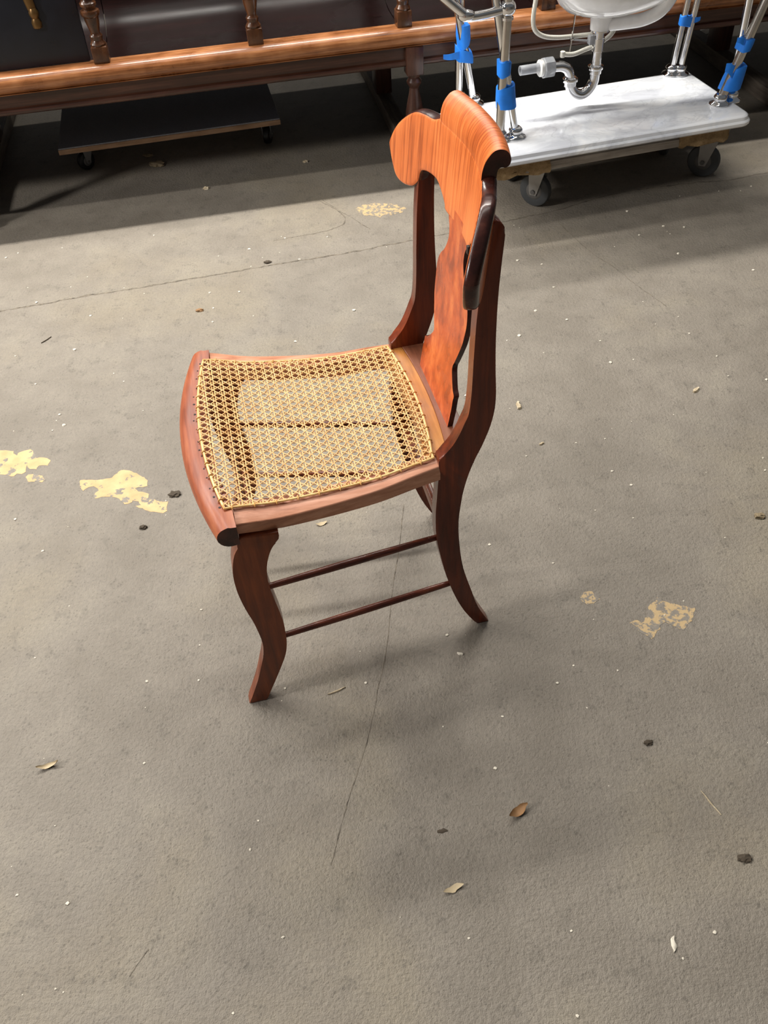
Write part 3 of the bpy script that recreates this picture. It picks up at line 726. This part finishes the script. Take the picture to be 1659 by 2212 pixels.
def flag(pts, w_, parent):
    bm = bmesh.new(); rings = []
    P = catmull([tuple(Vector(p) - WO) for p in pts], 4)
    for i, p in enumerate(P):
        h = w_ * (1 - .45 * i / len(P)); x, y, z = p
        rings.append([(x, y, z - h), (x, y, z + h), (x + .0003, y + .0008, z + h), (x + .0003, y + .0008, z - h)])
    loft(bm, rings); return finish('tape_flag', bm, 'tape', parent)
flag([(.325, 2.792, .388), (.305, 2.789, .386), (.290, 2.792, .384), (.276, 2.792, .386)], .011, fl1)
flag([(1.074, 2.928, .395), (1.085, 2.930, .396), (1.094, 2.934, .397)], .0085, fr1)
flag([(1.134, 2.662, .412), (1.122, 2.660, .417), (1.112, 2.663, .418)], .010, nr1)
flag([(1.121, 2.661, .330), (1.108, 2.659, .342), (1.096, 2.662, .345)], .018, nr1)
# towel bar with ball joint
bm = bmesh.new()
bx_ = Vector((.4208, 2.532, .583)) - WO
bmesh.ops.create_uvsphere(bm, u_segments=20, v_segments=12, radius=.0225, matrix=Matrix.Translation(bx_))
lathe(bm, [(.0137, -.030), (.017, -.028), (.017, -.022), (.0137, -.020)], 18, tuple(bx_)); lathe(bm, [(.0137, .020), (.017, .022), (.017, .028), (.0137, .030)], 18, tuple(bx_))
finish('ball_joint', bm, 'chrome', ws)
bm = bmesh.new()
bar = [Vector(p) - WO for p in ((.418, 2.531, .581), (.36, 2.519, .575), (.325, 2.511, .574), (.309, 2.509, .578), (.296, 2.507, .588), (.268, 2.505, .611), (.215, 2.50, .655))]
tube(bm, catmull(bar, 5), .0125, 16)
bmesh.ops.create_uvsphere(bm, u_segments=16, v_segments=10, radius=.0155, matrix=Matrix.Translation(bar[3]) @ Matrix.Diagonal((1.6, 1, 1, 1)))
finish('towel_bar', bm, 'chrome', ws)
# upper ring of the frame, above the picture, that carries the basin
bm = bmesh.new(); fr = [(.423, 2.533, .69), (1.23, 2.70, .69), (1.066, 2.947, .69), (.332, 2.838, .69)]
for a, b in ((fr[0], fr[1]), (fr[1], fr[2]), (fr[3], fr[0])): tube(bm, [Vector(a) - WO, Vector(b) - WO], .0125, 14)
finish('frame_ring', bm, 'chrome', ws)

# ---------------------------------------------------------------- the basin with its drain
DX = Vector((.7285, 2.7365, 0))
sk = tag(empty('sink_basin', (DX.x, DX.y, .455), SA), 'white porcelain sink basin with chrome trap hanging above the marble', 'sink')
LZ = lambda z: z - .455
bm = bmesh.new(); rings = []
# underside of an oval bowl, wider towards the right, with a rim
for rx, ry, ox, z in ((.052, .052, .0, .466), (.085, .070, .004, .472), (.125, .092, .010, .486), (.160, .107, .016, .510), (.190, .118, .022, .545), (.212, .126, .026, .590), (.228, .131, .030, .640), (.238, .133, .032, .675)):
    ring = []
    for k in range(48):
        t = 2 * math.pi * k / 48; cc, ss = math.cos(t), math.sin(t)
        ring.append((ox + cc * rx * (1.22 if cc > 0 else 1.02), ss * ry - .045 * min(1, (z - .466) / .06), LZ(z) + .028))
    rings.append(ring)
loft(bm, rings); bowl = finish('bowl', bm, 'porcelain', sk, ang=60)
bm = bmesh.new(); lathe(bm, [(.026, LZ(.448)), (.029, LZ(.450)), (.030, LZ(.468)), (.036, LZ(.505))], 24); finish('drain_boss', bm, 'porcelain', sk)
bm = bmesh.new()
ov = [(0, -.002, LZ(.462)), (.03, -.012, LZ(.463)), (.07, -.030, LZ(.468)), (.105, -.055, LZ(.478)), (.135, -.085, LZ(.503)), (.150, -.110, LZ(.545)), (.158, -.128, LZ(.60)), (.165, -.14, LZ(.66))]
tube(bm, catmull(ov, 5), .0185, 18); finish('overflow_channel', bm, 'porcelain', bowl)
ct = Vector((DX.x - SO.x, DX.y - SO.y)); ctx = ct.x * math.cos(SA) + ct.y * math.sin(SA); cty = -ct.x * math.sin(SA) + ct.y * math.cos(SA)
bm = bmesh.new(); rings = []
for ins, z in ((.012, .698), (.002, .702), (.0, .71), (.0, .748), (.004, .754), (.012, .757)):
    rings.append([(x - ctx, y - cty, LZ(z)) for x, y in rounded_rect(.03 + ins, .845 - ins, .03 + ins, .325 - ins, .03)])
loft(bm, rings); finish('console_top', bm, 'porcelain', sk, ang=40)
# tail pipe and trap
bm = bmesh.new(); lathe(bm, [(.0145, LZ(.452)), (.0145, LZ(.428)), (.0172, LZ(.427)), (.0172, LZ(.392)), (.0155, LZ(.391)), (.0150, LZ(.36))], 20); lathe(bm, [(.019, LZ(.444)), (.030, LZ(.447)), (.030, LZ(.451)), (.02, LZ(.453))], 24); finish('tail_pipe', bm, 'chrome', sk, ang=40)
bm = bmesh.new(); RT = .0155
upath = [(.0, 0, LZ(.365)), (.0, 0, LZ(.33)), (-.002, 0, LZ(.305)), (-.012, 0, LZ(.285)), (-.030, 0, LZ(.2735)), (-.046, 0, LZ(.2735)), (-.064, 0, LZ(.283)), (-.076, 0, LZ(.302)), (-.079, 0, LZ(.322))]
tube(bm, catmull(upath, 5), RT, 20)
up2 = [(-.079, 0, LZ(.318)), (-.082, 0, LZ(.336)), (-.092, 0, LZ(.353)), (-.110, 0, LZ(.3625)), (-.13, 0, LZ(.3645)), (-.15, 0, LZ(.366))]
tube(bm, catmull(up2, 5), RT * .93, 20)
finish('trap_bend', bm, 'chrome', sk)
for px_, pz_, tilt in ((0, .343, 0), (-.0792, .318, 0)):
    bm = bmesh.new(); lathe(bm, [(.0155, -.016), (.019, -.014), (.019, -.003), (.0225, -.002), (.0235, .003), (.0225, .008), (.019, .009), (.016, .012)], 20, (px_, 0, LZ(pz_))); finish('slip_nut', bm, 'chrome', sk, ang=40)
bm = bmesh.new()
def xlathe(bm, prof, seg, z0, mi=0):
    loft(bm, [[(x, r * math.cos(2 * math.pi * k / seg), z0 + r * math.sin(2 * math.pi * k / seg)) for k in range(seg)] for r, x in prof], mi=mi)
xlathe(bm, [(.015, -.138), (.027, -.139), (.029, -.143), (.029, -.168), (.027, -.171), (.015, -.171)], 8, LZ(.366)); finish('wall_nut', bm, 'clear', sk, ang=30)
bm = bmesh.new(); xlathe(bm, [(.015, -.171), (.0225, -.1715), (.0235, -.174), (.0235, -.181), (.0215, -.183), (.015, -.183)], 24, LZ(.367)); finish('white_washer', bm, 'white_plastic', sk, ang=30)
bm = bmesh.new(); xlathe(bm, [(.0135, -.180), (.0135, -.242), (.011, -.242), (.011, -.20)], 20, LZ(.3685)); finish('outlet_pipe', bm, 'clear', sk, ang=30)
# braided hoses and the pop-up rod
bm = bmesh.new()
h1 = [(-.188, .03, LZ(.60)), (-.196, .025, LZ(.549)), (-.203, .02, LZ(.50)), (-.196, .02, LZ(.468)), (-.168, .02, LZ(.447)), (-.12, .02, LZ(.437)), (-.06, .02, LZ(.434)), (-.017, .012, LZ(.435))]
tube(bm, catmull(h1, 6), .0066, 10); finish('supply_hose', bm, 'hose', sk)
bm = bmesh.new()
h2 = [(.10, .07, LZ(.50)), (.078, .05, LZ(.452)), (.058, .035, LZ(.421)), (.018, .03, LZ(.400)), (-.025, .03, LZ(.389)), (-.062, .03, LZ(.381)), (-.095, .03, LZ(.385))]
tube(bm, catmull(h2, 6), .0068, 10); lathe(bm, [(.006, -.008), (.0075, -.006), (.0075, .008), (.006, .009)], 10, (-.097, .03, LZ(.385))); finish('supply_hose', bm, 'hose', sk)
bm = bmesh.new(); tube(bm, [(-.075, .012, LZ(.53)), (-.081, .012, LZ(.43)), (-.083, .014, LZ(.396))], .0022, 8); box(bm, (-.081, .012, LZ(.431)), (.010, .008, .007), .001); finish('lift_rod', bm, 'chrome', sk)
bm = bmesh.new(); box(bm, (-.020, .004, LZ(.424)), (.022, .022, .026), .003); tube(bm, [(-.020, .004, LZ(.420)), (-.075, .012, LZ(.427))], .003, 8); finish('pivot_fitting', bm, 'clear', sk)

# white board end on the floor beyond the bench
bm = bmesh.new(); prism(bm, [(1.475, 4.075), (1.498, 3.985), (1.565, 4.01), (1.66, 4.16), (1.56, 4.22)], lambda a, b: (a, b, .022), lambda a, b: (a, b, 0), bev=.002)
tag(finish('white_board', bm, 'white_plastic'), 'white board lying on the floor behind the right end of the bench', 'board')

# ---------------------------------------------------------------- litter on the floor
def chip(name, loc, L, Wd, H, yaw, mat, label, cat='wood chip', curl=0.0, pointed=0.6):
    bm = bmesh.new(); n = 9; rings = []
    for i in range(n):
        t = i / (n - 1) * 2 - 1; wv = Wd / 2 * max(.12, (1 - abs(t) ** 2.2 * pointed)) * (1 + .3 * noise.noise(Vector((t * 2.3, loc[0] * 31, loc[1] * 17))))
        off = Wd * .35 * noise.noise(Vector((t * 1.4, loc[0] * 13, 4.4)))
        zc_ = curl * t * t + .0003
        rings.append([(t * L / 2, off - wv, zc_ + curl * .35), (t * L / 2, off - wv * .4, zc_), (t * L / 2, off + wv * .4, zc_), (t * L / 2, off + wv, zc_ + curl * .35), (t * L / 2, off + wv * .5, zc_ + H), (t * L / 2, off - wv * .5, zc_ + H)])
    loft(bm, rings)
    o = finish(name, bm, mat, None, ang=50, loc=(loc[0], loc[1], 0.0), rot=(0, 0, yaw))
    return tag(o, label, cat)
def clump(name, loc, r, mat, label, cat='debris', flat=.4):
    bm = bmesh.new(); bmesh.ops.create_icosphere(bm, subdivisions=3, radius=1.0)
    for v_ in bm.verts:
        q = 1 + .55 * noise.noise(v_.co * 2.1 + Vector((loc[0] * 50, loc[1] * 50, 0))) + .25 * noise.noise(v_.co * 6)
        v_.co = Vector((v_.co.x * r * q, v_.co.y * r * q * .7, max(0.0, v_.co.z * r * q * flat + r * flat * .45)))
    return tag(finish(name, bm, mat, None, loc=(loc[0], loc[1], 0)), label, cat)
clump('wood_crumb', (-.471, 2.109), .010, 'leaf_brown', 'brown crumb on the floor between the chair and the dolly', 'crumb')
chip('wood_chip', (.336, 1.597), .024, .010, .005, 1.5, 'chip_pale', 'short pale wood chip on the floor right of the chair back', pointed=.1)
chip('wood_chip', (.761, 1.608), .022, .012, .004, .6, 'chip_pale', 'pale wood chip far right between the chair and dolly wheel')
chip('wood_splinter', (-.106, .847), .034, .004, .002, .35, 'chip_pale', 'pale thin splinter lying near the front foot of the chair', 'splinter', pointed=.9)
chip('dry_leaf', (.177, .600), .036, .014, .0008, .5, 'leaf_brown', 'curled brown dry leaf on the open floor before the chair', 'leaf', curl=.010, pointed=.95)
chip('dry_leaf', (.063, .491), .032, .010, .0012, .35, 'leaf_pale', 'pale narrow leaf at the bottom centre of the floor', 'leaf', curl=.004, pointed=.9)
chip('wood_shaving', (-.594, .740), .036, .009, .001, .3, 'leaf_pale', 'pale curled shaving near the left edge of the floor', 'shaving', curl=.008, pointed=.9)
chip('seed_husk', (.363, .394), .022, .008, .002, 1.25, 'speck', 'whitish seed husk at the lower right of the floor', 'husk', pointed=.95)
chip('twig', (.478, .594), .045, .0022, .0016, -1.15, 'chip_pale', 'thin pale twig near the right edge of the floor', 'twig', pointed=.6)
clump('dirt_clump', (.500, .505), .010, 'dirt', 'dark dirt clump near the lower right floor edge', 'dirt', .3)
clump('dirt_clump', (-.456, 1.378), .013, 'dirt', 'dark dirt clump beside the long yellow paint patch', 'dirt', .3)
chip('dry_leaf', (-.132, 1.257), .024, .010, .001, .2, 'leaf_pale', 'pale leaf scrap on the floor beneath the cane seat', 'leaf', curl=.003, pointed=.9)
clump('crumpled_scrap', (-.716, 3.075), .024, 'scrap', 'crumpled beige scrap on the floor under the black dolly front', 'scrap', .35)
clump('crumpled_scrap', (-.76, 3.16), .018, 'scrap', 'smaller beige scrap in the shade under the black dolly', 'scrap', .3)
clump('dirt_clump', (.765, 1.190), .011, 'scrap', 'light crumb touching the right edge of the picture', 'crumb', .4)
chip('wood_chip', (.366, 1.457), .012, .008, .003, .2, 'chip_pale', 'tiny pale chip right of the chair rear post')
clump('dirt_clump', (-.511, 1.283), .008, 'dirt', 'small dark crumb below the long yellow paint patch', 'crumb', .5)
chip('wood_splinter', (-.879, 2.017), .035, .004, .002, .9, 'dirt', 'dark splinter on the far left floor near the crack', 'splinter', pointed=.8)
clump('wood_crumb', (-.523, 2.860), .010, 'chip_pale', 'pale crumb in the bench shadow before the black dolly', 'crumb', .5)
clump('wood_crumb', (-.187, 3.014), .009, 'chip_pale', 'pale crumb on the floor right of the black dolly caster', 'crumb', .5)
clump('dirt_clump', (-.292, 2.344), .010, 'dirt', 'dark crumb sitting on the long floor crack', 'crumb', .4)
chip('wood_chip', (.119, .906), .011, .006, .003, -.4, 'speck', 'small white chip left below the rear foot of the chair')
clump('dirt_clump', (.409, .704), .007, 'dirt', 'small dark crumb below the right faint paint patch', 'crumb', .4)
chip('wood_chip', (.055, .580), .016, .007, .001, .1, 'dirt', 'flat dark flake left of the curled brown leaf', 'flake')
# uncountable tiny specks
bm = bmesh.new()
for k in range(330):
    x, y = rnd.uniform(-1.5, 1.6), rnd.uniform(.25, 2.62)
    s = rnd.choice((.0012, .0015, .002, .0026, .0032)) * (1 if y < 1.6 else 1.5)
    r = bmesh.ops.create_icosphere(bm, subdivisions=1, radius=s)
    for v_ in r['verts']:
        v_.co = Vector((v_.co.x * rnd.uniform(.7, 1.3) + x, v_.co.y * rnd.uniform(.5, 1.2) + y, max(0, v_.co.z * .5 + s * .2)))
sp_ = finish('grit_specks', bm, 'speck'); tag(sp_, 'tiny whitish grit specks scattered over the floor', 'grit', kind='stuff')
